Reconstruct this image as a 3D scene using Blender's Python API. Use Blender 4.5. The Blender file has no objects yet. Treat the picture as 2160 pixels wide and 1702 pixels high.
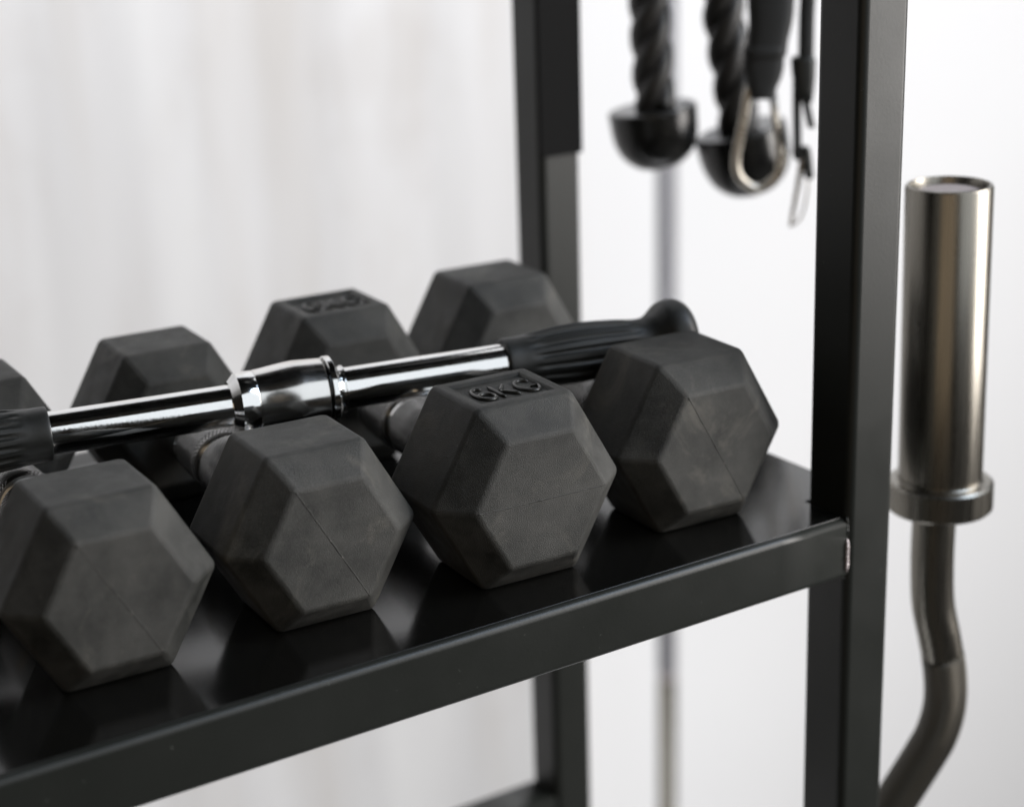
import bpy, bmesh, math, random
from mathutils import Vector, Matrix
random.seed(7)
S = bpy.context.scene
COL = S.collection
PI = math.pi

# ---------------------------------------------------------------- camera
cam_d = bpy.data.cameras.new('camera')
cam = bpy.data.objects.new('camera', cam_d)
COL.objects.link(cam)
RT = Vector((0.8367, -0.5469, -0.0302)).normalized()
FW = Vector((0.5119, 0.8004, -0.3121)).normalized()
UP = RT.cross(FW).normalized()
CAMPOS = Vector((-0.3368, -0.6156, 0.3794))
m = Matrix((RT, UP, -FW)).transposed().to_4x4()
m.translation = CAMPOS
cam.matrix_world = m
cam_d.sensor_width = 36
cam_d.lens = 3867.4 / 2160 * 36
cam_d.clip_start = 0.02
cam_d.clip_end = 100
cam_d.dof.use_dof = True
cam_d.dof.focus_distance = 0.915
cam_d.dof.aperture_fstop = 4.0
cam_d.dof.aperture_blades = 0
S.camera = cam

# ---------------------------------------------------------------- world and lamps
w = bpy.data.worlds.new('World')
S.world = w
w.use_nodes = True
w.node_tree.nodes['Background'].inputs[0].default_value = (1.0, 0.88, 0.72, 1)
w.node_tree.nodes['Background'].inputs[1].default_value = 0.012
S.view_settings.view_transform = 'Standard'
S.view_settings.look = 'None'
S.view_settings.exposure = 0
S.view_settings.gamma = 1


def lamp(name, loc, target, sx, sy, power, color, spread=180):
    d = bpy.data.lights.new(name, 'AREA')
    d.shape = 'RECTANGLE'
    d.size = sx
    d.size_y = sy
    d.energy = power
    d.color = color
    d.spread = math.radians(spread)
    o = bpy.data.objects.new(name, d)
    COL.objects.link(o)
    o.location = loc
    o.rotation_euler = (Vector(target) - Vector(loc)).to_track_quat('-Z', 'Y').to_euler()
    return o


lamp('window_light', (0.85, -1.75, 1.10), (0.15, 0.15, 0.05), 2.4, 2.2, 19, (0.90, 0.95, 1.0))
lamp('right_window_light', (2.02, -1.10, 0.58), (0.15, 0.12, 0.05), 1.2, 1.9, 76, (1.0, 0.96, 0.925))
lamp('sky_window_light', (1.55, -0.85, 1.95), (0.15, 0.12, 0.05), 1.2, 0.9, 23, (0.66, 0.80, 1.0))
lamp('side_window_light', (2.5, -0.15, 1.1), (0.7, 1.1, 0.0), 1.2, 1.8, 6, (0.86, 0.92, 1.0))
lamp('added_wall_wash', (-0.5, 0.50, 0.85), (-0.5, 1.6, -0.2), 2.6, 0.4, 4.6, (0.97, 0.98, 1.0))  # added lamp behind the rack, only there to brighten the wall on the left
lamp('added_low_wall_fill', (-0.4, 0.52, -1.20), (-0.4, 1.6, 0.0), 3.0, 0.5, 9.0, (0.97, 0.98, 1.0))  # added fill near the floor that lifts the lower wall, not real bounce
lamp('warm_room_light', (-1.9, -2.1, 0.60), (0.1, 0.2, 0.1), 2.4, 2.4, 9.5, (1.0, 0.80, 0.58))

# ---------------------------------------------------------------- materials


class NT:
    def __init__(s, name):
        s.m = bpy.data.materials.new(name)
        s.m.use_nodes = True
        s.t = s.m.node_tree
        s.b = s.t.nodes['Principled BSDF']

    def n(s, kind, **kw):
        nd = s.t.nodes.new(kind)
        for k, v in kw.items():
            if k.startswith('i_'):
                nd.inputs[k[2:].replace('_', ' ')].default_value = v
            else:
                setattr(nd, k, v)
        return nd

    def l(s, a, b):
        s.t.links.new(a, b)

    def noise(s, scale, detail=3, rough=0.5, vec=None):
        nd = s.n('ShaderNodeTexNoise')
        nd.inputs['Scale'].default_value = scale
        nd.inputs['Detail'].default_value = detail
        nd.inputs['Roughness'].default_value = rough
        if vec is not None:
            s.l(vec, nd.inputs['Vector'])
        return nd

    def ramp(s, fac, stops):
        r = s.n('ShaderNodeValToRGB')
        el = r.color_ramp.elements
        while len(el) < len(stops):
            el.new(0.5)
        for e, (p, c) in zip(el, stops):
            e.position = p
            e.color = (c[0], c[1], c[2], 1) if hasattr(c, '__len__') else (c, c, c, 1)
        s.l(fac, r.inputs[0])
        return r.outputs[0]

    def math(s, op, a, b=None, c=None):
        nd = s.n('ShaderNodeMath', operation=op)
        for i, x in enumerate((a, b, c)):
            if x is None:
                continue
            if isinstance(x, (int, float)):
                nd.inputs[i].default_value = x
            else:
                s.l(x, nd.inputs[i])
        return nd.outputs[0]

    def bump(s, h, strength, dist, normal=None):
        nd = s.n('ShaderNodeBump')
        nd.inputs['Strength'].default_value = strength
        nd.inputs['Distance'].default_value = dist
        s.l(h, nd.inputs['Height'])
        if normal is not None:
            s.l(normal, nd.inputs['Normal'])
        return nd.outputs[0]

    def objco(s):
        return s.n('ShaderNodeTexCoord').outputs['Object']


def set_(m, color=None, rough=None, metal=None, ior=None, spec=None, coat=None):
    b = m.b
    if color is not None:
        b.inputs['Base Color'].default_value = (*color, 1)
    if rough is not None:
        b.inputs['Roughness'].default_value = rough
    if metal is not None:
        b.inputs['Metallic'].default_value = metal
    if ior is not None:
        b.inputs['IOR'].default_value = ior
    if spec is not None:
        b.inputs['Specular IOR Level'].default_value = spec
    if coat is not None:
        b.inputs['Coat Weight'].default_value = coat


def rubber_mat(name, c1, c2, grain=1500, gs=0.30, r0=0.46, r1=0.62, dusty=True, spec=0.5):
    m = NT(name)
    co = m.objco()
    rnd = m.n('ShaderNodeObjectInfo').outputs['Random']
    off = m.n('ShaderNodeVectorMath', operation='ADD')
    cmb = m.n('ShaderNodeCombineXYZ')
    m.l(rnd, cmb.inputs[0])
    m.l(rnd, cmb.inputs[2])
    m.l(co, off.inputs[0])
    m.l(cmb.outputs[0], off.inputs[1])
    co = off.outputs[0]
    n1 = m.noise(26, 4, 0.6, co)
    n2 = m.noise(grain, 2, 0.6, co)
    n3 = m.noise(90, 5, 0.65, co)
    mix = m.math('MULTIPLY', n1.outputs[0], 0.55)
    mix = m.math('MULTIPLY_ADD', n3.outputs[0], 0.30, mix)
    mix = m.math('MULTIPLY_ADD', n2.outputs[0], 0.15, mix)
    col = m.ramp(mix, [(0.40, c1), (0.60, c2)])
    rr = m.ramp(n3.outputs[0], [(0.35, r0), (0.65, r1)])
    if dusty:
        # dry scuffs and chalky rub marks with ragged borders
        n4 = m.noise(19, 7, 0.72, co)
        n4.inputs['Distortion'].default_value = 1.1
        msk = m.ramp(n4.outputs[0], [(0.545, 0.0), (0.70, 1.0)])
        st = m.n('ShaderNodeMapping')
        st.inputs['Scale'].default_value = (240, 30, 90)
        st.inputs['Rotation'].default_value = (0.5, 0.7, 0.3)
        m.l(co, st.inputs['Vector'])
        n5 = m.noise(1.0, 3, 0.6, st.outputs[0])
        scr = m.ramp(n5.outputs[0], [(0.69, 0.0), (0.73, 1.0)])
        spk = m.ramp(m.noise(1500, 1, 0.5, co).outputs[0], [(0.70, 0.0), (0.76, 1.0)])
        fac = m.math('MULTIPLY', msk, 0.74)
        fac = m.math('MAXIMUM', fac, m.math('MULTIPLY', scr, 0.28))
        fac = m.math('MAXIMUM', fac, m.math('MULTIPLY', spk, 0.75))
        mx = m.n('ShaderNodeMix', data_type='RGBA')
        m.l(fac, mx.inputs[0])
        m.l(col, mx.inputs[6])
        mx.inputs[7].default_value = (0.105, 0.098, 0.082, 1)
        col = mx.outputs[2]
    m.l(col, m.b.inputs['Base Color'])
    m.l(rr, m.b.inputs['Roughness'])
    b1 = m.bump(n2.outputs[0], gs, 0.0005)
    if dusty:
        b1 = m.bump(n1.outputs[0], 0.12, 0.003, b1)
    m.l(b1, m.b.inputs['Normal'])
    m.b.inputs['Specular IOR Level'].default_value = spec
    return m.m


RUBBER = rubber_mat('black_rubber', (0.014, 0.0145, 0.0125), (0.055, 0.054, 0.049), 2100, 0.90, 0.46, 0.64, True, 0.45)
GRIP = rubber_mat('grip_rubber', (0.011, 0.012, 0.011), (0.018, 0.019, 0.018), 900, 0.12, 0.38, 0.5, False)
PLASTIC = rubber_mat('cup_rubber', (0.006, 0.006, 0.006), (0.010, 0.010, 0.009), 600, 0.05, 0.16, 0.24, False)

m = NT('moulding_flash')
nf = m.noise(330, 2, 0.6, m.objco())
m.l(m.ramp(nf.outputs[0], [(0.60, (0.016, 0.015, 0.013)), (0.74, (0.14, 0.13, 0.11))]), m.b.inputs['Base Color'])
m.b.inputs['Roughness'].default_value = 0.6
FLASH = m.m

m = NT('raised_lettering_rubber')
set_(m, (0.020, 0.020, 0.018), 0.30)
LETTER = m.m


def paint(name, c, r0, r1, ior=1.5, peel=0.05):
    m = NT(name)
    co = m.objco()
    n1 = m.noise(14, 4, 0.6, co)
    n2 = m.noise(520, 2, 0.5, co)
    sp = m.noise(260, 3, 0.7, co)
    m.l(m.ramp(n1.outputs[0], [(0.3, r0), (0.7, r1)]), m.b.inputs['Roughness'])
    spk = m.ramp(sp.outputs[0], [(0.69, c), (0.75, tuple(min(1, x * 5 + 0.03) for x in c))])
    m.l(spk, m.b.inputs['Base Color'])
    m.b.inputs['IOR'].default_value = ior
    m.l(m.bump(n2.outputs[0], peel, 0.0004), m.b.inputs['Normal'])
    return m.m


FRAME = paint('satin_black_paint', (0.013, 0.0145, 0.0125), 0.34, 0.44, 1.45, 0.09)
SHELF = paint('gloss_black_paint', (0.005, 0.005, 0.0045), 0.11, 0.17, 1.55, 0.03)


def metal(name, c, r0, r1, ns=30, brushed=None, aniso=0.0, bump=0.02):
    m = NT(name)
    co = m.objco()
    if brushed:
        mp = m.n('ShaderNodeMapping')
        mp.inputs['Scale'].default_value = brushed
        m.l(co, mp.inputs['Vector'])
        co2 = mp.outputs[0]
    else:
        co2 = co
    n1 = m.noise(ns, 5, 0.65, co2)
    m.l(m.ramp(n1.outputs[0], [(0.35, r0), (0.68, r1)]), m.b.inputs['Roughness'])
    m.b.inputs['Base Color'].default_value = (*c, 1)
    m.b.inputs['Metallic'].default_value = 1
    n2 = m.noise(700, 2, 0.5, co)
    m.l(m.bump(n2.outputs[0], bump, 0.0003), m.b.inputs['Normal'])
    return m.m


CHROME = metal('polished_chrome', (0.80, 0.80, 0.79), 0.045, 0.13, 160, bump=0.05)
STEEL = metal('worn_steel', (0.25, 0.235, 0.205), 0.24, 0.34, 10, (60, 60, 1.5))
NICKEL = metal('dull_nickel', (0.52, 0.48, 0.42), 0.24, 0.36, 60)
WELD = metal('weld_bead', (0.42, 0.38, 0.38), 0.45, 0.60, 300)


def knurl_mat(name, c, rough, nu, nv, dist):
    m = NT(name)
    uv = m.n('ShaderNodeUVMap').outputs[0]
    sp = m.n('ShaderNodeSeparateXYZ')
    m.l(uv, sp.inputs[0])
    a = m.math('MULTIPLY', sp.outputs[0], nu)
    b = m.math('MULTIPLY', sp.outputs[1], nv)
    p1 = m.math('PINGPONG', m.math('ADD', a, b), 0.5)
    p2 = m.math('PINGPONG', m.math('SUBTRACT', a, b), 0.5)
    h = m.math('MINIMUM', p1, p2)
    m.l(m.bump(h, 1.0, dist), m.b.inputs['Normal'])
    set_(m, c, rough, 1.0)
    return m.m


KNURL = knurl_mat('knurled_chrome', (0.36, 0.355, 0.35), 0.24, 46, 420, 0.0006)
KNURL_ROD = knurl_mat('knurled_shaft', (0.30, 0.30, 0.32), 0.30, 60, 700, 0.0006)
SATIN = metal('satin_chrome', (0.74, 0.73, 0.71), 0.13, 0.20, 90)
KNURL_DARK = knurl_mat('knurled_steel', (0.10, 0.093, 0.08), 0.42, 60, 700, 0.0006)

m = NT('white_wall')
co = m.n('ShaderNodeTexCoord').outputs['Object']
mp = m.n('ShaderNodeMapping')
mp.inputs['Scale'].default_value = (9.0, 1, 1.1)
m.l(co, mp.inputs[0])
n1 = m.noise(1.0, 3, 0.55, mp.outputs[0])
mp2 = m.n('ShaderNodeMapping')
mp2.inputs['Scale'].default_value = (7, 1, 5)
m.l(co, mp2.inputs[0])
n2 = m.noise(1.0, 3, 0.6, mp2.outputs[0])
streak = m.ramp(n1.outputs[0], [(0.32, (0.66, 0.64, 0.625)), (0.50, (0.75, 0.745, 0.75)), (0.66, (0.80, 0.798, 0.80))])
smudge = m.ramp(n2.outputs[0], [(0.30, (0.94, 0.93, 0.92)), (0.46, (1, 1, 1))])
mul = m.n('ShaderNodeMix', data_type='RGBA', blend_type='MULTIPLY')
mul.inputs[0].default_value = 1
m.l(streak, mul.inputs[6])
m.l(smudge, mul.inputs[7])
m.l(mul.outputs[2], m.b.inputs['Base Color'])
m.b.inputs['Roughness'].default_value = 0.75
PANEL = m.m

m = NT('plain_white_wall')
co = m.objco()
n1 = m.noise(2.0, 3, 0.5, co)
m.l(m.ramp(n1.outputs[0], [(0.3, (0.745, 0.742, 0.745)), (0.7, (0.77, 0.768, 0.77))]), m.b.inputs['Base Color'])
m.b.inputs['Roughness'].default_value = 0.8
m.l(m.bump(m.noise(180, 3, 0.6, co).outputs[0], 0.1, 0.001), m.b.inputs['Normal'])
WALL = m.m

m = NT('grey_floor')
co = m.objco()
n1 = m.noise(6.0, 5, 0.6, co)
m.l(m.ramp(n1.outputs[0], [(0.3, (0.07, 0.07, 0.068)), (0.7, (0.10, 0.10, 0.095))]), m.b.inputs['Base Color'])
m.b.inputs['Roughness'].default_value = 0.6
FLOOR = m.m

m = NT('black_webbing')
co = m.objco()
wv = m.n('ShaderNodeTexWave', wave_type='BANDS', bands_direction='Z')
wv.inputs['Scale'].default_value = 260
m.l(co, wv.inputs['Vector'])
n1 = m.noise(500, 2, 0.5, co)
h = m.math('MULTIPLY_ADD', n1.outputs[0], 0.6, wv.outputs[1])
m.l(m.bump(h, 0.5, 0.0006), m.b.inputs['Normal'])
set_(m, (0.010, 0.010, 0.009), 0.55)
WEB = m.m

m = NT('matt_black')
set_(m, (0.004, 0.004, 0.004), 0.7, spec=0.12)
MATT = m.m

m = NT('black_nylon_rope')
co = m.objco()
n1 = m.noise(420, 3, 0.6, co)
m.l(m.bump(n1.outputs[0], 0.6, 0.0008), m.b.inputs['Normal'])
set_(m, (0.012, 0.011, 0.010), 0.45)
ROPE = m.m

# ---------------------------------------------------------------- helpers


def obj(name, bm, mat, parent=None, smooth=True, wn=False):
    me = bpy.data.meshes.new(name)
    bm.to_mesh(me)
    bm.free()
    me.materials.append(mat)
    if smooth:
        for p in me.polygons:
            p.use_smooth = True
    o = bpy.data.objects.new(name, me)
    COL.objects.link(o)
    if parent:
        o.parent = parent
    if wn:
        md = o.modifiers.new('weighted', 'WEIGHTED_NORMAL')
        md.mode = 'FACE_AREA'
        md.weight = 100
    return o


def thing(name, label, cat, loc=(0, 0, 0), rotz=0, group=None):
    o = bpy.data.objects.new(name, None)
    COL.objects.link(o)
    o.empty_display_size = 0.02
    o.location = loc
    o.rotation_euler = (0, 0, rotz)
    o['label'] = label
    o['category'] = cat
    if group:
        o['group'] = group
    return o


def box_bm(x0, x1, y0, y1, z0, z1, bev=0.0, seg=3):
    bm = bmesh.new()
    vs = [bm.verts.new((x, y, z)) for x in (x0, x1) for y in (y0, y1) for z in (z0, z1)]
    for f in ((0, 1, 3, 2), (4, 6, 7, 5), (0, 4, 5, 1), (2, 3, 7, 6), (0, 2, 6, 4), (1, 5, 7, 3)):
        bm.faces.new([vs[i] for i in f])
    bmesh.ops.recalc_face_normals(bm, faces=bm.faces)
    if bev:
        bmesh.ops.bevel(bm, geom=bm.edges[:], offset=bev, segments=seg, profile=0.5, affect='EDGES')
    return bm


def sweep(bm, pts, rad, seg=24, caps=True, flat=1.0, uvscale=1.0, radf=None, up=None):
    """tube along pts with radius (number or list), parallel-transported frame"""
    pts = [Vector(p) for p in pts]
    n = len(pts)
    if not hasattr(rad, '__len__'):
        rad = [rad] * n
    uvl = bm.loops.layers.uv.verify()
    t0 = (pts[1] - pts[0]).normalized()
    a = Vector(up) if up else (Vector((0, 0, 1)) if abs(t0.z) < 0.9 else Vector((1, 0, 0)))
    u = t0.cross(a).normalized()
    rings = []
    L = 0
    Ls = []
    for i, p in enumerate(pts):
        if i == 0:
            t = t0
        elif i == n - 1:
            t = (pts[-1] - pts[-2]).normalized()
        else:
            t = ((pts[i + 1] - p).normalized() + (p - pts[i - 1]).normalized())
            t = t.normalized() if t.length > 1e-6 else (p - pts[i - 1]).normalized()
        if i:
            L += (p - pts[i - 1]).length
        Ls.append(L)
        u = (u - t * u.dot(t)).normalized()
        v = t.cross(u)
        ring = []
        for k in range(seg):
            an = 2 * PI * k / seg
            r = rad[i] if radf is None else radf(i, an, rad[i])
            ring.append(bm.verts.new(p + u * math.cos(an) * r + v * math.sin(an) * r * flat))
        rings.append(ring)
    for i in range(n - 1):
        for k in range(seg):
            k2 = (k + 1) % seg
            f = bm.faces.new((rings[i][k], rings[i][k2], rings[i + 1][k2], rings[i + 1][k]))
            for lp, (uu, vv) in zip(f.loops, ((k, Ls[i]), (k + 1, Ls[i]), (k + 1, Ls[i + 1]), (k, Ls[i + 1]))):
                lp[uvl].uv = (uu / seg, vv * uvscale)
    if caps:
        bm.faces.new(list(reversed(rings[0])))
        bm.faces.new(rings[-1])
    bmesh.ops.recalc_face_normals(bm, faces=bm.faces)
    return bm


def lathe(A, d, prof, seg=64, caps=True, radf=None):
    """prof: list of (s, r) along axis A + s*d; doubled points make crisp steps"""
    bm = bmesh.new()
    A = Vector(A)
    d = Vector(d).normalized()
    a = Vector((0, 0, 1)) if abs(d.z) < 0.9 else Vector((1, 0, 0))
    u = d.cross(a).normalized()
    v = d.cross(u)
    uvl = bm.loops.layers.uv.verify()
    rings = []
    for i, (s, r) in enumerate(prof):
        rr = []
        for k in range(seg):
            an = 2 * PI * k / seg
            q = r if radf is None else radf(s, an, r)
            rr.append(bm.verts.new(A + d * s + u * math.cos(an) * q + v * math.sin(an) * q))
        rings.append(rr)
    for i in range(len(prof) - 1):
        for k in range(seg):
            k2 = (k + 1) % seg
            f = bm.faces.new((rings[i][k], rings[i][k2], rings[i + 1][k2], rings[i + 1][k]))
            s0, s1 = prof[i][0], prof[i + 1][0]
            for lp, (uu, vv) in zip(f.loops, ((k, s0), (k + 1, s0), (k + 1, s1), (k, s1))):
                lp[uvl].uv = (uu / seg, vv)
    if caps:
        bm.faces.new(list(reversed(rings[0])))
        bm.faces.new(rings[-1])
    bmesh.ops.recalc_face_normals(bm, faces=bm.faces)
    # crease: split edges sharper than 30 degrees so steps stay crisp
    sharp = [e for e in bm.edges if len(e.link_faces) == 2 and e.calc_face_angle(0) > math.radians(32)]
    bmesh.ops.split_edges(bm, edges=sharp)
    return bm


def catmull(pts, n=10):
    P = [Vector(p) for p in pts]
    P = [P[0] * 2 - P[1]] + P + [P[-1] * 2 - P[-2]]
    out = []
    for i in range(1, len(P) - 2):
        for k in range(n):
            t = k / n
            a, b, c, d = P[i - 1], P[i], P[i + 1], P[i + 2]
            out.append(0.5 * ((2 * b) + (c - a) * t + (2 * a - 5 * b + 4 * c - d) * t * t + (3 * b - a - 3 * c + d) * t ** 3))
    out.append(P[-2])
    return out


def link_copy(o, parent=None):
    c = o.copy()
    COL.objects.link(c)
    if parent:
        c.parent = parent
    for ch in list(o.children):
        link_copy(ch, c)
    return c


# ---------------------------------------------------------------- setting: wall and floor
def structure(name, bm, mat):
    o = obj(name, bm, mat, smooth=False)
    o['kind'] = 'structure'
    return o


structure('floor', box_bm(-4, 4, -4, 1.6, -1.42, -1.32), FLOOR)
# wall behind the rack: smooth plaster, and the streaked board in front of its left part
structure('wall', box_bm(-4, 4, 1.16, 1.30, -1.32, 3.0), WALL)
bm = bmesh.new()
# streaked white boarding: shallow uneven vertical waves
xs = []
x = -1.2
while x < 0.83:
    xs.append(x)
    x += 0.006
prev = None
uvl = bm.loops.layers.uv.verify()
for x in xs + [0.83]:
    y = 1.135 + 0.0022 * math.sin(x * 31 + 1.3 * math.sin(x * 9)) + 0.0006 * math.sin(x * 83 + 0.7)
    a = bm.verts.new((x, y, -1.3))
    b = bm.verts.new((x, y, 2.9))
    c = bm.verts.new((x, 1.155, -1.3))
    d = bm.verts.new((x, 1.155, 2.9))
    if prev:
        bm.faces.new((prev[0], a, b, prev[1]))
        bm.faces.new((prev[3], d, c, prev[2]))
        bm.faces.new((prev[1], b, d, prev[3]))
        bm.faces.new((prev[2], c, a, prev[0]))
    else:
        bm.faces.new((a, b, d, c))
    prev = (a, b, c, d)
bm.faces.new((prev[0], prev[2], prev[3], prev[1]))
bmesh.ops.recalc_face_normals(bm, faces=bm.faces)
o = obj('wall_curtain', bm, PANEL)
o['label'] = 'pale streaked white sheet hanging flat on the wall behind the back row of weights'
o['category'] = 'curtain'

# ---------------------------------------------------------------- rack
rack = thing('storage_rack', 'black square-tube steel rack carrying the hex dumbbells', 'rack', (0, 0.072, 0))


def rk(name, bm, mat, **k):
    bmesh.ops.translate(bm, verts=bm.verts, vec=(0, -0.072, 0))
    return obj(name, bm, mat, rack, **k)


T = 0.0345
rk('upright', box_bm(0.3195, 0.3530, 0.072, 0.072 + T, -1.32, 0.75, 0.0050, 5), FRAME, wn=True)
rk('upright', box_bm(0.3560, 0.3895, 0.421, 0.421 + T, -1.32, 0.75, 0.0050, 5), FRAME, wn=True)
rk('upright', box_bm(-0.853, -0.8195, 0.072, 0.072 + T, -1.32, 0.75, 0.0050, 5), FRAME, wn=True)
rk('upright', box_bm(-0.853, -0.8195, 0.421, 0.421 + T, -1.32, 0.75, 0.0050, 5), FRAME, wn=True)


def rail_bm(x0, x1, y0, z1, flare=False):
    bm = bmesh.new()
    r = 0.0038
    prof = []
    for cx, cz, a0 in ((y0 + r, z1 - T + r, 180), (y0 + T - r, z1 - T + r, 270), (y0 + T - r, z1 - r, 0), (y0 + r, z1 - r, 90)):
        for k in range(7):
            a = math.radians(a0 + 15 * k)
            prof.append((cx + r * math.cos(a), cz + r * math.sin(a)))
    rings = []
    N = 24
    for i in range(N + 1):
        x = x0 + (x1 - x0) * i / N
        rings.append([bm.verts.new((x, y, z)) for y, z in prof])
    for i in range(N):
        for k in range(len(prof)):
            k2 = (k + 1) % len(prof)
            bm.faces.new((rings[i][k], rings[i][k2], rings[i + 1][k2], rings[i + 1][k]))
    bm.faces.new(rings[0])
    bm.faces.new(rings[-1])
    bmesh.ops.recalc_face_normals(bm, faces=bm.faces)
    return bm


rk('front_rail', rail_bm(-0.8195, 0.3193, 0.0722, -0.0003), FRAME, wn=True)
rk('rear_rail', rail_bm(-0.8195, 0.3558, 0.4212, -0.0030), FRAME, wn=True)
rk('lower_front_rail', rail_bm(-0.8195, 0.3193, 0.0722, -0.70), FRAME, wn=True)
rk('lower_rear_rail', rail_bm(-0.8195, 0.3558, 0.4212, -0.350), FRAME, wn=True)
# side rails run front to back between the uprights
bm = box_bm(0.3205, 0.3525, 0.107, 0.4208, -0.036, -0.0028, 0.005, 4)
for v in bm.verts:
    v.co.x += 0.040 * (v.co.y - 0.107) / 0.314
rk('side_rail', bm, FRAME, wn=True)
# shelf plate with a notch round the front upright
out = [(-0.84, 0.0768), (0.3188, 0.0768), (0.3188, 0.1072), (0.3555, 0.1072), (0.3565, 0.4205), (-0.84, 0.4205)]
bm = bmesh.new()
top = [bm.verts.new((x, y, 0.0)) for x, y in out]
bot = [bm.verts.new((x, y, -0.0022)) for x, y in out]
bm.faces.new(top)
bm.faces.new(list(reversed(bot)))
for i in range(len(out)):
    j = (i + 1) % len(out)
    bm.faces.new((top[i], bot[i], bot[j], top[j]))
bmesh.ops.recalc_face_normals(bm, faces=bm.faces)
bmesh.ops.bevel(bm, geom=[e for e in bm.edges if abs(e.verts[0].co.z) < 1e-5 and abs(e.verts[1].co.z) < 1e-5],
                offset=0.00025, segments=2, profile=0.5, affect='EDGES')
rk('shelf', bm, SHELF, wn=True)
# the next shelf up, seen only as the black band in the chrome
rk('front_rail', rail_bm(-0.8195, 0.3193, 0.0722, 0.4700), FRAME, wn=True)
rk('rear_rail', rail_bm(-0.8195, 0.3558, 0.4212, 0.4700), FRAME, wn=True)
rk('shelf', box_bm(-0.84, 0.3186, 0.0788, 0.4205, 0.4703, 0.4725, 0.0003, 1), SHELF, wn=True)
# thin matt black plate over the upper front face of the rear upright
rk('upright_black_plate', box_bm(0.3552, 0.3903, 0.4195, 0.4216, 0.146, 0.74, 0.0007, 2), MATT, wn=True)


# weld beads where the front rail meets the upright
def weld(path, r0):
    bm = bmesh.new()
    pts = []
    rad = []
    n = 46
    for i in range(n):
        t = i / (n - 1)
        a = Vector(path[0]).lerp(Vector(path[1]), t)
        pts.append(a + Vector((random.uniform(-1, 1), random.uniform(-1, 1), random.uniform(-1, 1))) * 0.00022)
        rad.append(r0 * (0.85 + 0.28 * abs(math.sin(i * 1.15)) + random.uniform(-0.1, 0.1)) * (0.35 + 0.65 * min(1, 6 * min(t, 1 - t) + 0.1)))
    sweep(bm, pts, rad, 10)
    return bm


rk('weld_bead', weld([(0.3190, 0.0722, -0.0312), (0.3190, 0.0722, -0.0115)], 0.00125), WELD)
rk('weld_bead', weld([(0.3192, 0.0726, -0.0105), (0.3194, 0.0735, 0.0010)], 0.0011), FRAME)
rk('weld_bead', weld([(0.3190, 0.0740, -0.0356), (0.3190, 0.1000, -0.0356)], 0.0013), FRAME)

# ---------------------------------------------------------------- hex dumbbells
K, CH, LN, SQ, GAP = 0.6912, 0.2792, 0.8661, 1.0155, 0.1437
ANG = [math.radians(a) for a in (120, 60, 0, -60, -120, 180)]


def hexring(y, R, zc):
    return [Vector((R * math.cos(a), y, zc + R * SQ * math.sin(a))) for a in ANG]


def head_bm(R, y0, panel=False, bev=0.0021):
    """hexagonal rubber head from y0 to y0+2c+L with tapered ends"""
    zc = R * SQ * math.sin(PI / 3)
    c, L = CH * R, LN * R
    rings = [hexring(y0, R * K, zc), hexring(y0 + c, R, zc), hexring(y0 + c + L, R, zc), hexring(y0 + 2 * c + L, R * K, zc)]
    bm = bmesh.new()
    V = [[bm.verts.new(p) for p in r] for r in rings]
    bm.faces.new(V[0])
    bm.faces.new(list(reversed(V[3])))
    for i in range(3):
        for k in range(6):
            j = (k + 1) % 6
            bm.faces.new((V[i][k], V[i + 1][k], V[i + 1][j], V[i][j]))
    bmesh.ops.recalc_face_normals(bm, faces=bm.faces)
    bmesh.ops.bevel(bm, geom=bm.edges[:], offset=bev, segments=4, profile=0.5, affect='EDGES')
    if panel:
        bm.faces.ensure_lookup_table()
        top = [f for f in bm.faces if f.normal.z > 0.999]
        top.sort(key=lambda f: -f.calc_area())
        f = top[0]
        r = bmesh.ops.inset_region(bm, faces=[f], thickness=0.0058)
        r = bmesh.ops.inset_region(bm, faces=[f], thickness=0.0006, depth=-0.0019)
    return bm


def ridge_bm(R, y0, i, j):
    """thin uneven mould flash line across the end face from corner i to corner j"""
    zc = R * SQ * math.sin(PI / 3)
    h = hexring(y0, R * K * 0.97, zc)
    bm = bmesh.new()
    n = 60
    pts = []
    rad = []
    for k in range(n):
        t = k / (n - 1)
        p = h[i].lerp(h[j], t) + Vector((random.uniform(-1, 1) * 0.00010, 0.00012, random.uniform(-1, 1) * 0.00010))
        pts.append(p)
        rad.append(0.00028 * (0.7 + random.uniform(0, 0.6)) * (1.5 if 0.42 < t < 0.56 and k % 7 < 2 else 1))
    sweep(bm, pts, rad, 6)
    return bm


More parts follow.
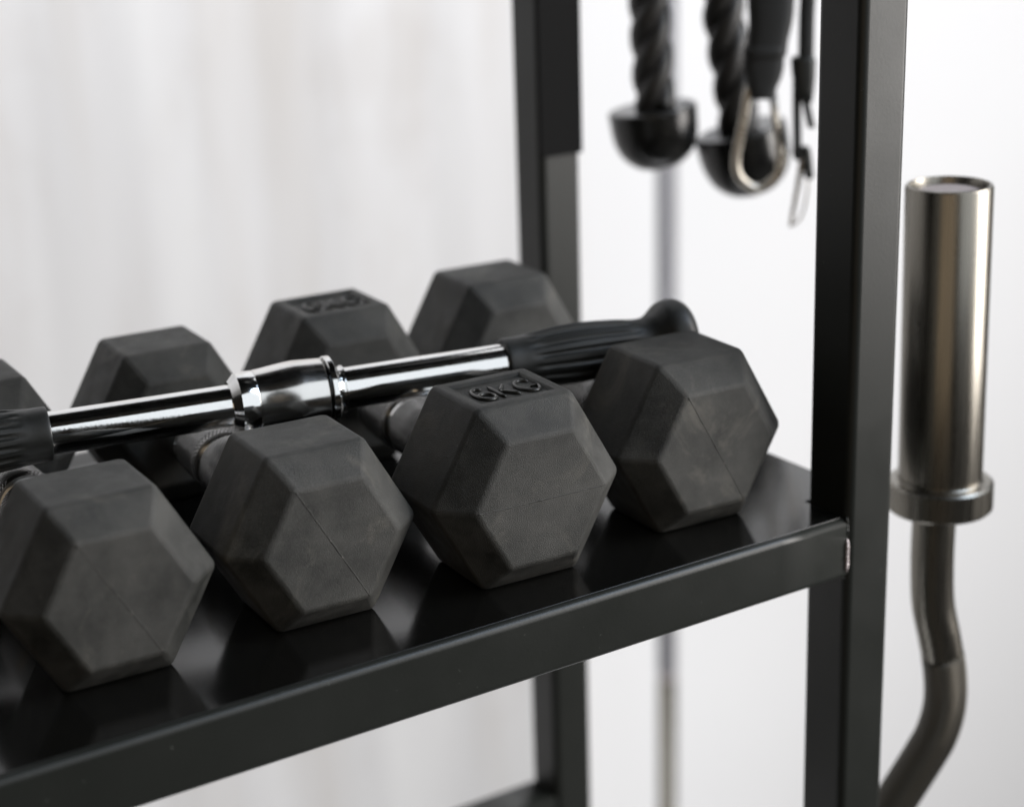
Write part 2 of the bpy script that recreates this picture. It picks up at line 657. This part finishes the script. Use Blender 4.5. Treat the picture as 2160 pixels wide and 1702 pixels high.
def handle_bms(R, y0, y1):
    """two knurled barrels with a bright groove between them and polished contoured ends"""
    zc = R * SQ * math.sin(PI / 3)
    mid = (y0 + y1) / 2
    L = y1 - y0
    out = []
    for s_ in (-1, 1):
        prof = []
        for k in range(15):
            t = k / 14
            e = min(t, 1 - t)
            r = 0.0158 + 0.0018 * (1 - t) ** 0.7 - 0.0012 * max(0, 1 - e / 0.07) ** 2
            prof.append((mid + s_ * (0.0035 + t * L * 0.255), r))
        out.append(('knurled_barrel', lathe((0, 0, zc), (0, 1, 0), prof, 64), KNURL))
        a = 0.0035 + L * 0.255
        b = L / 2 + 0.002
        prof = [(a - 0.0003, 0.0125), (a, 0.0146), (a + 0.0014, 0.0154), (a + 0.0028, 0.0148), (a + 0.0034, 0.0138), (a + 0.006, 0.0134)]
        prof += [(b - 0.0085, 0.0134), (b - 0.006, 0.0140), (b - 0.0040, 0.0150), (b, 0.0152)]
        out.append(('handle_collar', lathe((0, 0, zc), (0, 1, 0), [(mid + s_ * u, v) for u, v in prof], 64), CHROME))
    core = lathe((0, 0, zc), (0, 1, 0), [(mid - 0.0045, 0.0152), (mid - 0.002, 0.0146), (mid + 0.002, 0.0146), (mid + 0.0045, 0.0152)], 64)
    return core, out


def arc(cx, cy, rx, ry, a0, a1, n=18):
    return [(cx + rx * math.cos(math.radians(a0 + (a1 - a0) * k / n)), cy + ry * math.sin(math.radians(a0 + (a1 - a0) * k / n))) for k in range(n + 1)]


def glyph(ch):
    """strokes in a 1 x 2 cell"""
    if ch == '6':
        return [arc(0.52, 1.0, 0.46, 0.95, 52, 270, 30) + arc(0.52, 0.54, 0.44, 0.49, 270, 540, 26)[1:]]
    if ch == 'K':
        return [[(0.10, 0.05), (0.10, 1.95)], [(0.92, 1.92), (0.30, 1.02)], [(0.32, 1.00), (0.95, 0.06)]]
    if ch == 'G':
        return [arc(0.50, 1.0, 0.46, 0.93, 42, 330, 30) + [(0.94, 0.82), (0.60, 0.82)]]


def text_bm(R, y0, s, text='6KG'):
    zt = 2 * R * SQ * math.sin(PI / 3) - 0.0013
    c, L = CH * R, LN * R
    ym = y0 + c + L * 0.47
    hgt = 0.0195
    bm = bmesh.new()
    xs = {'6': (-0.0165, 0.0100), 'K': (-0.0045, 0.0105), 'G': (0.0085, 0.0120)}
    for ch in text:
        x0, wd = xs[ch]
        for st in glyph(ch):
            pts = [Vector((x0 + px * wd, ym + (py / 2 - 0.5) * hgt, zt)) for px, py in st]
            if len(pts) == 2:
                pts = [pts[0].lerp(pts[1], k / 6) for k in range(7)]
            n = len(pts)
            rad = [0.00098] * n
            rad[0] = rad[-1] = 0.00055
            sweep(bm, pts, rad, 10)
    return bm


DB = {1: (-0.0803, 0.1147, 0.0514, -0.0421), 2: (0.0262, 0.1135, 0.0514, -0.0529),
      3: (0.1344, 0.0952, 0.0550, -0.0510), 4: (0.2506, 0.1015, 0.0543, -0.0558)}


def dumbbell(i, label, diag, panel):
    xc, y0, R, psi = DB[i]
    t = thing('hex_dumbbell', label, 'dumbbell', (xc, y0, 0), psi, 'black rubber hex dumbbells lying side by side on the shelf')
    c, L = CH * R, LN * R
    yr = c + L + GAP               # near face of the rear head
    h1 = obj('head', head_bm(R, 0, panel), RUBBER, t, wn=True)
    h2 = obj('head', head_bm(R, yr, panel), RUBBER, t, wn=True)
    obj('mould_line', ridge_bm(R, 0, *diag), FLASH, h1)
    if panel:
        obj('weight_marking', text_bm(R, 0, 1), LETTER, h1)
        obj('weight_marking', text_bm(R, yr, 1), LETTER, h2)
    y1 = 2 * c + L
    core, parts = handle_bms(R, y1, yr)
    hd = obj('handle', core, CHROME, t)
    for nm, b_, mt in parts:
        obj(nm, b_, mt, hd)
    return t


dumbbell(3, 'black hex dumbbell marked 6KG in a recessed panel on top, third from the left', (5, 2), True)
dumbbell(4, 'black hex dumbbell nearest the upright post, at the right end of the row', (0, 3), False)
dumbbell(2, 'black hex dumbbell with a shiny slanting left edge, just left of the one marked 6KG', (0, 3), False)
dumbbell(1, 'black hex dumbbell with its front head at the left edge, half under the rubber grip', (0, 3), False)

# ---------------------------------------------------------------- chrome cable bar lying on the dumbbells
A = Vector((-0.0502, 0.2570, 0.0800))
B = Vector((0.2683, 0.1881, 0.0840))
D = (B - A).normalized()
bar = thing('cable_bar', 'chrome straight cable bar with black rubber grips lying across the dumbbell handles', 'cable bar', tuple(A))
ZERO = (0, 0, 0)
RT_ = 0.01130
obj('tube', lathe(ZERO, D, [(-0.05, RT_), (0.0862, RT_)], 96), CHROME, bar)
obj('tube', lathe(ZERO, D, [(0.1455, RT_), (0.26, RT_)], 96), CHROME, bar)
# collar: left conical ring, band, barrel, groove, ring, neck
obj('collar', lathe(ZERO, D, [(0.0850, 0.0108), (0.0851, 0.0128), (0.0893, 0.01705), (0.0985, 0.01705), (0.0989, 0.0168)], 128), CHROME, bar)
prof = [(0.0987, 0.0165), (0.0990, 0.0170)]
for k in range(21):
    t = k / 20
    s = 0.0990 + t * 0.0365
    prof.append((s, 0.0171 + 0.0021 * math.sin(min(1.0, t * 1.45) * PI * 0.5) ** 1.5 - 0.0009 * max(0, t - 0.6) / 0.4))
prof.append((0.1360, 0.0178))
obj('swivel_barrel', lathe(ZERO, D, prof, 128), SATIN, bar)
obj('groove', lathe(ZERO, D, [(0.1358, 0.0165), (0.1376, 0.0165)], 96), PLASTIC, bar)
obj('end_ring', lathe(ZERO, D, [(0.1372, 0.0170), (0.1376, 0.0186), (0.1381, 0.0190), (0.1408, 0.0190), (0.1414, 0.0184), (0.1432, 0.0150), (0.1446, 0.0128),
                                (0.1450, 0.0122), (0.1462, 0.0122), (0.1466, 0.0128), (0.1474, 0.0128), (0.1477, 0.0115)], 128), CHROME, bar)

def grip_profile(sgn, s0, L=0.118):
    prof = []
    P = [(0.0, 0.0118), (0.0004, 0.0134), (0.0018, 0.0142), (0.010, 0.0143), (0.020, 0.0152), (0.035, 0.0166), (0.050, 0.0168), (0.068, 0.0156), (0.080, 0.0141),
         (0.086, 0.0142), (0.0905, 0.0160), (0.0940, 0.0188), (0.098, 0.0216), (0.103, 0.0226), (0.108, 0.0220), (0.112, 0.0192), (0.1145, 0.0140), (0.1152, 0.006)]
    Q = catmull([(s, 0, r) for s, r in P], 6)
    for q in Q:
        prof.append((s0 + sgn * q.x, max(0.002, q.z)))
    return prof


def flute(s0, sgn):
    def f(s, an, r):
        t = (s - s0) * sgn
        w_ = max(0.0, min(1.0, (t - 0.013) / 0.010)) * max(0.0, min(1.0, (0.082 - t) / 0.012))
        return r - 0.0012 * w_ * max(0.0, math.cos(an * 16)) ** 0.5 if w_ > 0 else r
    return f


g = obj('grip', lathe(ZERO, D, grip_profile(1, 0.2390), 160, True, flute(0.2390, 1)), GRIP, bar)
g = obj('grip', lathe(ZERO, D, grip_profile(-1, -0.0080), 160, True, flute(-0.0080, -1)), GRIP, bar)

# ---------------------------------------------------------------- curved barbell standing beside the rack
ez = thing('curl_bar', 'worn steel curl bar standing on end just right of the front post', 'barbell', (0.43, 0.12, -0.56))
off = Vector((0.43, 0.12, -0.56))
TOP = Vector((0.4345, 0.1184, 0.1636)) - off
COLb = Vector((0.4363, 0.1172, -0.0165)) - off
ax = (COLb - TOP).normalized()
Lz = (COLb - TOP).length
obj('sleeve', lathe(TOP, ax, [(0.010, 0.004), (0.010, 0.0215), (0.002, 0.0218), (0.0002, 0.0226), (0.0, 0.0232), (0.0004, 0.0244), (0.0016, 0.0250), (Lz, 0.0250)], 96), STEEL, ez)
obj('sleeve_end_plug', lathe(TOP, ax, [(0.0028, 0.002), (0.0026, 0.012), (0.0040, 0.018), (0.0060, 0.0212)], 64), WELD, ez)
obj('sleeve_collar', lathe(TOP, ax, [(Lz - 0.0012, 0.0249), (Lz - 0.0004, 0.0258), (Lz, 0.0300), (Lz + 0.0014, 0.0318), (Lz + 0.0165, 0.0318), (Lz + 0.0180, 0.0304), (Lz + 0.0182, 0.0130)], 96), STEEL, ez)
shaft = [(0.4343, 0.1186, -0.0300), (0.4343, 0.1186, -0.0443), (0.4343, 0.1186, -0.0700), (0.4357, 0.1177, -0.0979), (0.4400, 0.1150, -0.1220), (0.4436, 0.1127, -0.1450), (0.4444, 0.1121, -0.1666),
         (0.4413, 0.1141, -0.1865), (0.4350, 0.1180, -0.2030), (0.4181, 0.1289, -0.2406), (0.4060, 0.1366, -0.2689), (0.4000, 0.1400, -0.300), (0.4040, 0.1375, -0.34), (0.4300, 0.1200, -0.42), (0.4340, 0.119, -0.56)]
pts = [p - off for p in catmull(shaft, 10)]
ks = next(i for i, p in enumerate(pts) if p.z + off.z < -0.1335)
bm = bmesh.new()
sweep(bm, pts[:ks + 1], 0.0131, 48)
obj('shaft', bm, STEEL, ez)
bm = bmesh.new()
sweep(bm, pts[ks:], 0.0133, 48)
obj('knurled_grip', bm, KNURL_DARK, ez)
obj('lower_sleeve', lathe(pts[-1], (0, 0, -1), [(-0.002, 0.013), (-0.002, 0.032), (0.02, 0.032), (0.02, 0.025), (0.755, 0.025), (0.757, 0.02)], 64), STEEL, ez)

# ---------------------------------------------------------------- barbell shaft by the wall
t = thing('barbell', 'thin chrome barbell shaft standing upright by the wall behind the ropes', 'barbell', (0.9200, 1.0200, -1.32))
o_ = Vector((0.92, 1.02, -1.32))
P0 = Vector((0.9205, 1.0175, -1.32)) - o_
P1 = Vector((0.9262, 1.0134, 0.85)) - o_
dr = (P1 - P0).normalized()
obj('smooth_section', lathe(P0, dr, [(0.0, 0.012), (0.66, 0.0122)], 48), STEEL, t)
obj('ring_mark', lathe(P0, dr, [(0.66, 0.0112), (0.672, 0.0112)], 48), WELD, t)
obj('knurled_section', lathe(P0, dr, [(0.672, 0.0122), (2.17, 0.0122)], 48), KNURL_ROD, t)

# ---------------------------------------------------------------- rope attachment with two cup ends


def twisted(bm, path, R=0.0085, r=0.0082, pitch=0.052, phase=0.0):
    path = [Vector(p) for p in path]
    for sx in range(3):
        pts = []
        L = 0
        for i, p in enumerate(path):
            if i:
                L += (p - path[i - 1]).length
            a = phase + 2 * PI * (L / pitch + sx / 3)
            tg = (path[min(i + 1, len(path) - 1)] - path[max(0, i - 1)]).normalized()
            u = tg.cross(Vector((0, 1, 0))).normalized()
            v = tg.cross(u)
            pts.append(p + u * math.cos(a) * R * 0.78 + v * math.sin(a) * R * 0.78)
        sweep(bm, pts, r, 16)
    return bm


def cup_bm(c, axd, R, H):
    P = [(0.0005, 0.006), (0.0, R * 0.80), (0.0005, R * 0.96), (0.0022, R), (0.005, R * 0.995), (H * 0.35, R * 0.975), (H * 0.55, R * 0.92), (H * 0.74, R * 0.79), (H * 0.90, R * 0.54), (H * 0.97, R * 0.26), (H, 0.003)]
    Q = catmull([(a, 0, b) for a, b in P], 5)
    return lathe(c, axd, [(q.x, max(0.002, q.z)) for q in Q], 64)


HANG = 0.62
rope = thing('tricep_rope', 'black twisted pull-down rope with two round rubber cup ends hanging behind the post', 'rope attachment', (0.51, 0.45, HANG))
ro = Vector((0.51, 0.45, HANG))
p1 = [(0.505, 0.450, HANG - 0.02), (0.492, 0.458, 0.46), (0.4832, 0.4633, 0.2529), (0.4838, 0.4630, 0.2055), (0.4855, 0.4618, 0.1620)]
p2 = [(0.512, 0.447, HANG - 0.02), (0.518, 0.441, 0.46), (0.5265, 0.4355, 0.2600), (0.5289, 0.4341, 0.2175), (0.5335, 0.4312, 0.1830), (0.5385, 0.4281, 0.1420)]
for pth, ph in ((p1, 0.4), (p2, 1.5)):
    bm = bmesh.new()
    twisted(bm, [p - ro for p in catmull(pth, 30)], 0.0092, 0.0086, 0.080, ph)
    obj('rope_leg', bm, ROPE, rope)
obj('cup_end', cup_bm(Vector((0.4838, 0.4630, 0.1620)) - ro, (0.10, -0.06, -1), 0.0330, 0.0475), PLASTIC, rope)
obj('cup_end', cup_bm(Vector((0.5380, 0.4283, 0.1440)) - ro, (0.20, -0.13, -1), 0.0345, 0.052), PLASTIC, rope)
# hook bar that carries the ropes and straps, above the frame
hook = thing('hanging_hook', 'black steel hook rail above the frame that holds the ropes and straps', 'hook', (0.3945, 0.44, 0.64))
hook.name = 'hook_rail'
bm = bmesh.new()
sweep(bm, catmull([(0, 0, 0), (0.06, 0.0, 0.0), (0.12, 0.005, 0.0), (0.17, 0.005, 0.012)], 8), 0.007, 20)
obj('hook_arm', bm, FRAME, hook)


# ---------------------------------------------------------------- straps with carabiners
def strap_bm(path, widths, thick, axis):
    """flat padded strap: elliptical section, width along axis"""
    path = [Vector(p) for p in path]
    bm = bmesh.new()
    rings = []
    ax_ = Vector(axis).normalized()
    for p, wd, th in zip(path, widths, thick):
        v = ax_.cross(Vector((0, 0, 1))).normalized()
        ring = []
        for k in range(28):
            a = 2 * PI * k / 28
            ca, sa = math.cos(a), math.sin(a)
            ring.append(bm.verts.new(p + ax_ * (abs(ca) ** 0.6 * (1 if ca > 0 else -1)) * wd + v * (abs(sa) ** 0.7 * (1 if sa > 0 else -1)) * th))
        rings.append(ring)
    for i in range(len(rings) - 1):
        for k in range(28):
            k2 = (k + 1) % 28
            bm.faces.new((rings[i][k], rings[i][k2], rings[i + 1][k2], rings[i + 1][k]))
    bm.faces.new(rings[0])
    bm.faces.new(list(reversed(rings[-1])))
    bmesh.ops.recalc_face_normals(bm, faces=bm.faces)
    return bm


VIEWX = Vector((0.842, -0.539, 0)).normalized()


def carabiner_parts(parent, c, w_, h_, r, axis, tilt=0.0):
    axv = Vector(axis).normalized()
    R_ = Matrix.Rotation(tilt, 4, axv.cross(Vector((0, 0, 1))))
    def P(a, b):
        return Vector(c) + R_ @ (axv * a + Vector((0, 0, b)))
    body = [P(0.30 * w_, 0.50 * h_), P(0.05 * w_, 0.56 * h_), P(-0.24 * w_, 0.50 * h_), P(-0.40 * w_, 0.20 * h_), P(-0.62 * w_, -0.22 * h_), P(-0.50 * w_, -0.43 * h_),
            P(-0.05 * w_, -0.545 * h_), P(0.42 * w_, -0.43 * h_), P(0.52 * w_, -0.24 * h_), P(0.48 * w_, -0.12 * h_)]
    bm = bmesh.new()
    sweep(bm, catmull(body, 8), r, 16)
    obj('carabiner_body', bm, NICKEL, parent)
    bm = bmesh.new()
    sweep(bm, [P(0.49 * w_, -0.14 * h_), P(0.42 * w_, 0.1 * h_), P(0.34 * w_, 0.46 * h_)], r * 0.8, 16)
    obj('carabiner_gate', bm, NICKEL, parent)


so = Vector((0.49, 0.34, 0.60))
st = thing('padded_strap', 'thick black padded strap ending in a nickel snap hook in front of the right cup', 'strap', tuple(so))
path = catmull([(0.4915, 0.3385, 0.60), (0.4910, 0.3388, 0.40), (0.4901, 0.3393, 0.2598), (0.4901, 0.3393, 0.2349), (0.4881, 0.3406, 0.2176), (0.4866, 0.3415, 0.2104), (0.4861, 0.3418, 0.2034), (0.4862, 0.3418, 0.1954), (0.4857, 0.3421, 0.1890), (0.4858, 0.3420, 0.1816)], 6)
wd = []
for p in path:
    z = p.z
    if z > 0.245:
        q = 0.0158
    elif z > 0.222:
        q = 0.0158 - 0.0018 * (0.245 - z) / 0.023
    elif z > 0.203:
        q = 0.0140
    else:
        q = 0.0140 - 0.0070 * min(1, (0.203 - z) / 0.022) ** 1.3
    wd.append(q)
obj('webbing', strap_bm([p - so for p in path], wd, [0.0065] * len(path), VIEWX), WEB, st)
obj('stitched_band', strap_bm([Vector((0.4868 + (z - 0.2105) * 0.15, 0.3414, z)) - so for z in (0.2175, 0.2165, 0.2105, 0.2095)], [0.0138, 0.0148, 0.0148, 0.0138], [0.0068, 0.0078, 0.0078, 0.0068], VIEWX), WEB, st)
carabiner_parts(st, Vector((0.4858, 0.3440, 0.1550)) - so, 0.0275, 0.066, 0.0034, VIEWX + Vector((0, 0.12, 0)), 0.03)

so2 = Vector((0.512, 0.325, 0.60))
st2 = thing('narrow_strap', 'narrow black strap with an edge-on snap hook, half hidden behind the front post', 'strap', tuple(so2))
path = catmull([(0.5130, 0.3246, 0.60), (0.5122, 0.3251, 0.40), (0.5111, 0.3259, 0.2653), (0.5105, 0.3263, 0.2373), (0.5104, 0.3263, 0.2060)], 6)
obj('webbing', strap_bm([p - so2 for p in path], [0.0052] * len(path), [0.004] * len(path), VIEWX), WEB, st2)
path = [Vector(p) for p in ((0.5090, 0.3272, 0.2090), (0.5090, 0.3272, 0.2064), (0.5094, 0.3270, 0.1962), (0.5100, 0.3266, 0.1865), (0.5112, 0.3258, 0.1783))]
obj('rubber_sleeve', strap_bm([p - so2 for p in path], [0.0072, 0.0084, 0.0078, 0.0064, 0.0035], [0.007] * 5, VIEWX), GRIP, st2)
path = catmull([(0.5056, 0.3294, 0.1930), (0.5059, 0.3292, 0.1705), (0.5064, 0.3289, 0.1509), (0.5062, 0.3290, 0.1427), (0.5077, 0.3280, 0.1384)], 5)
obj('webbing_tail', strap_bm([p - so2 for p in path], [0.0030] * len(path), [0.0022] * len(path), VIEWX), WEB, st2)
path = catmull([(0.5091, 0.3271, 0.1885), (0.5121, 0.3252, 0.1719), (0.5145, 0.3237, 0.1604)], 5)
obj('webbing_tail', strap_bm([p - so2 for p in path], [0.0026] * len(path), [0.0020] * len(path), VIEWX), WEB, st2)
path = catmull([(0.5105, 0.3262, 0.1480), (0.5115, 0.3256, 0.1441), (0.5127, 0.3248, 0.1342), (0.5138, 0.3241, 0.1249)], 5)
obj('hook_pivot', strap_bm([p - so2 for p in path], [0.0020, *([0.0034] * (len(path) - 2)), 0.0014], [0.003] * len(path), VIEWX), GRIP, st2)
bm = bmesh.new()
pts = catmull([(0.5094, 0.3270, 0.1400), (0.5079, 0.3279, 0.1261), (0.5059, 0.3292, 0.1112), (0.5042, 0.3303, 0.0996), (0.5034, 0.3308, 0.0919)], 6)
sweep(bm, [p - so2 for p in pts], [0.0021 - 0.0009 * k / len(pts) for k in range(len(pts))], 14)
obj('carabiner_body', bm, NICKEL, st2)
bm = bmesh.new()
pts = catmull([(0.5116, 0.3255, 0.1359), (0.5130, 0.3247, 0.1193), (0.5100, 0.3266, 0.1000), (0.5050, 0.3298, 0.0925)], 6)
sweep(bm, [p - so2 for p in pts], 0.0008, 10)
obj('carabiner_gate', bm, NICKEL, st2)
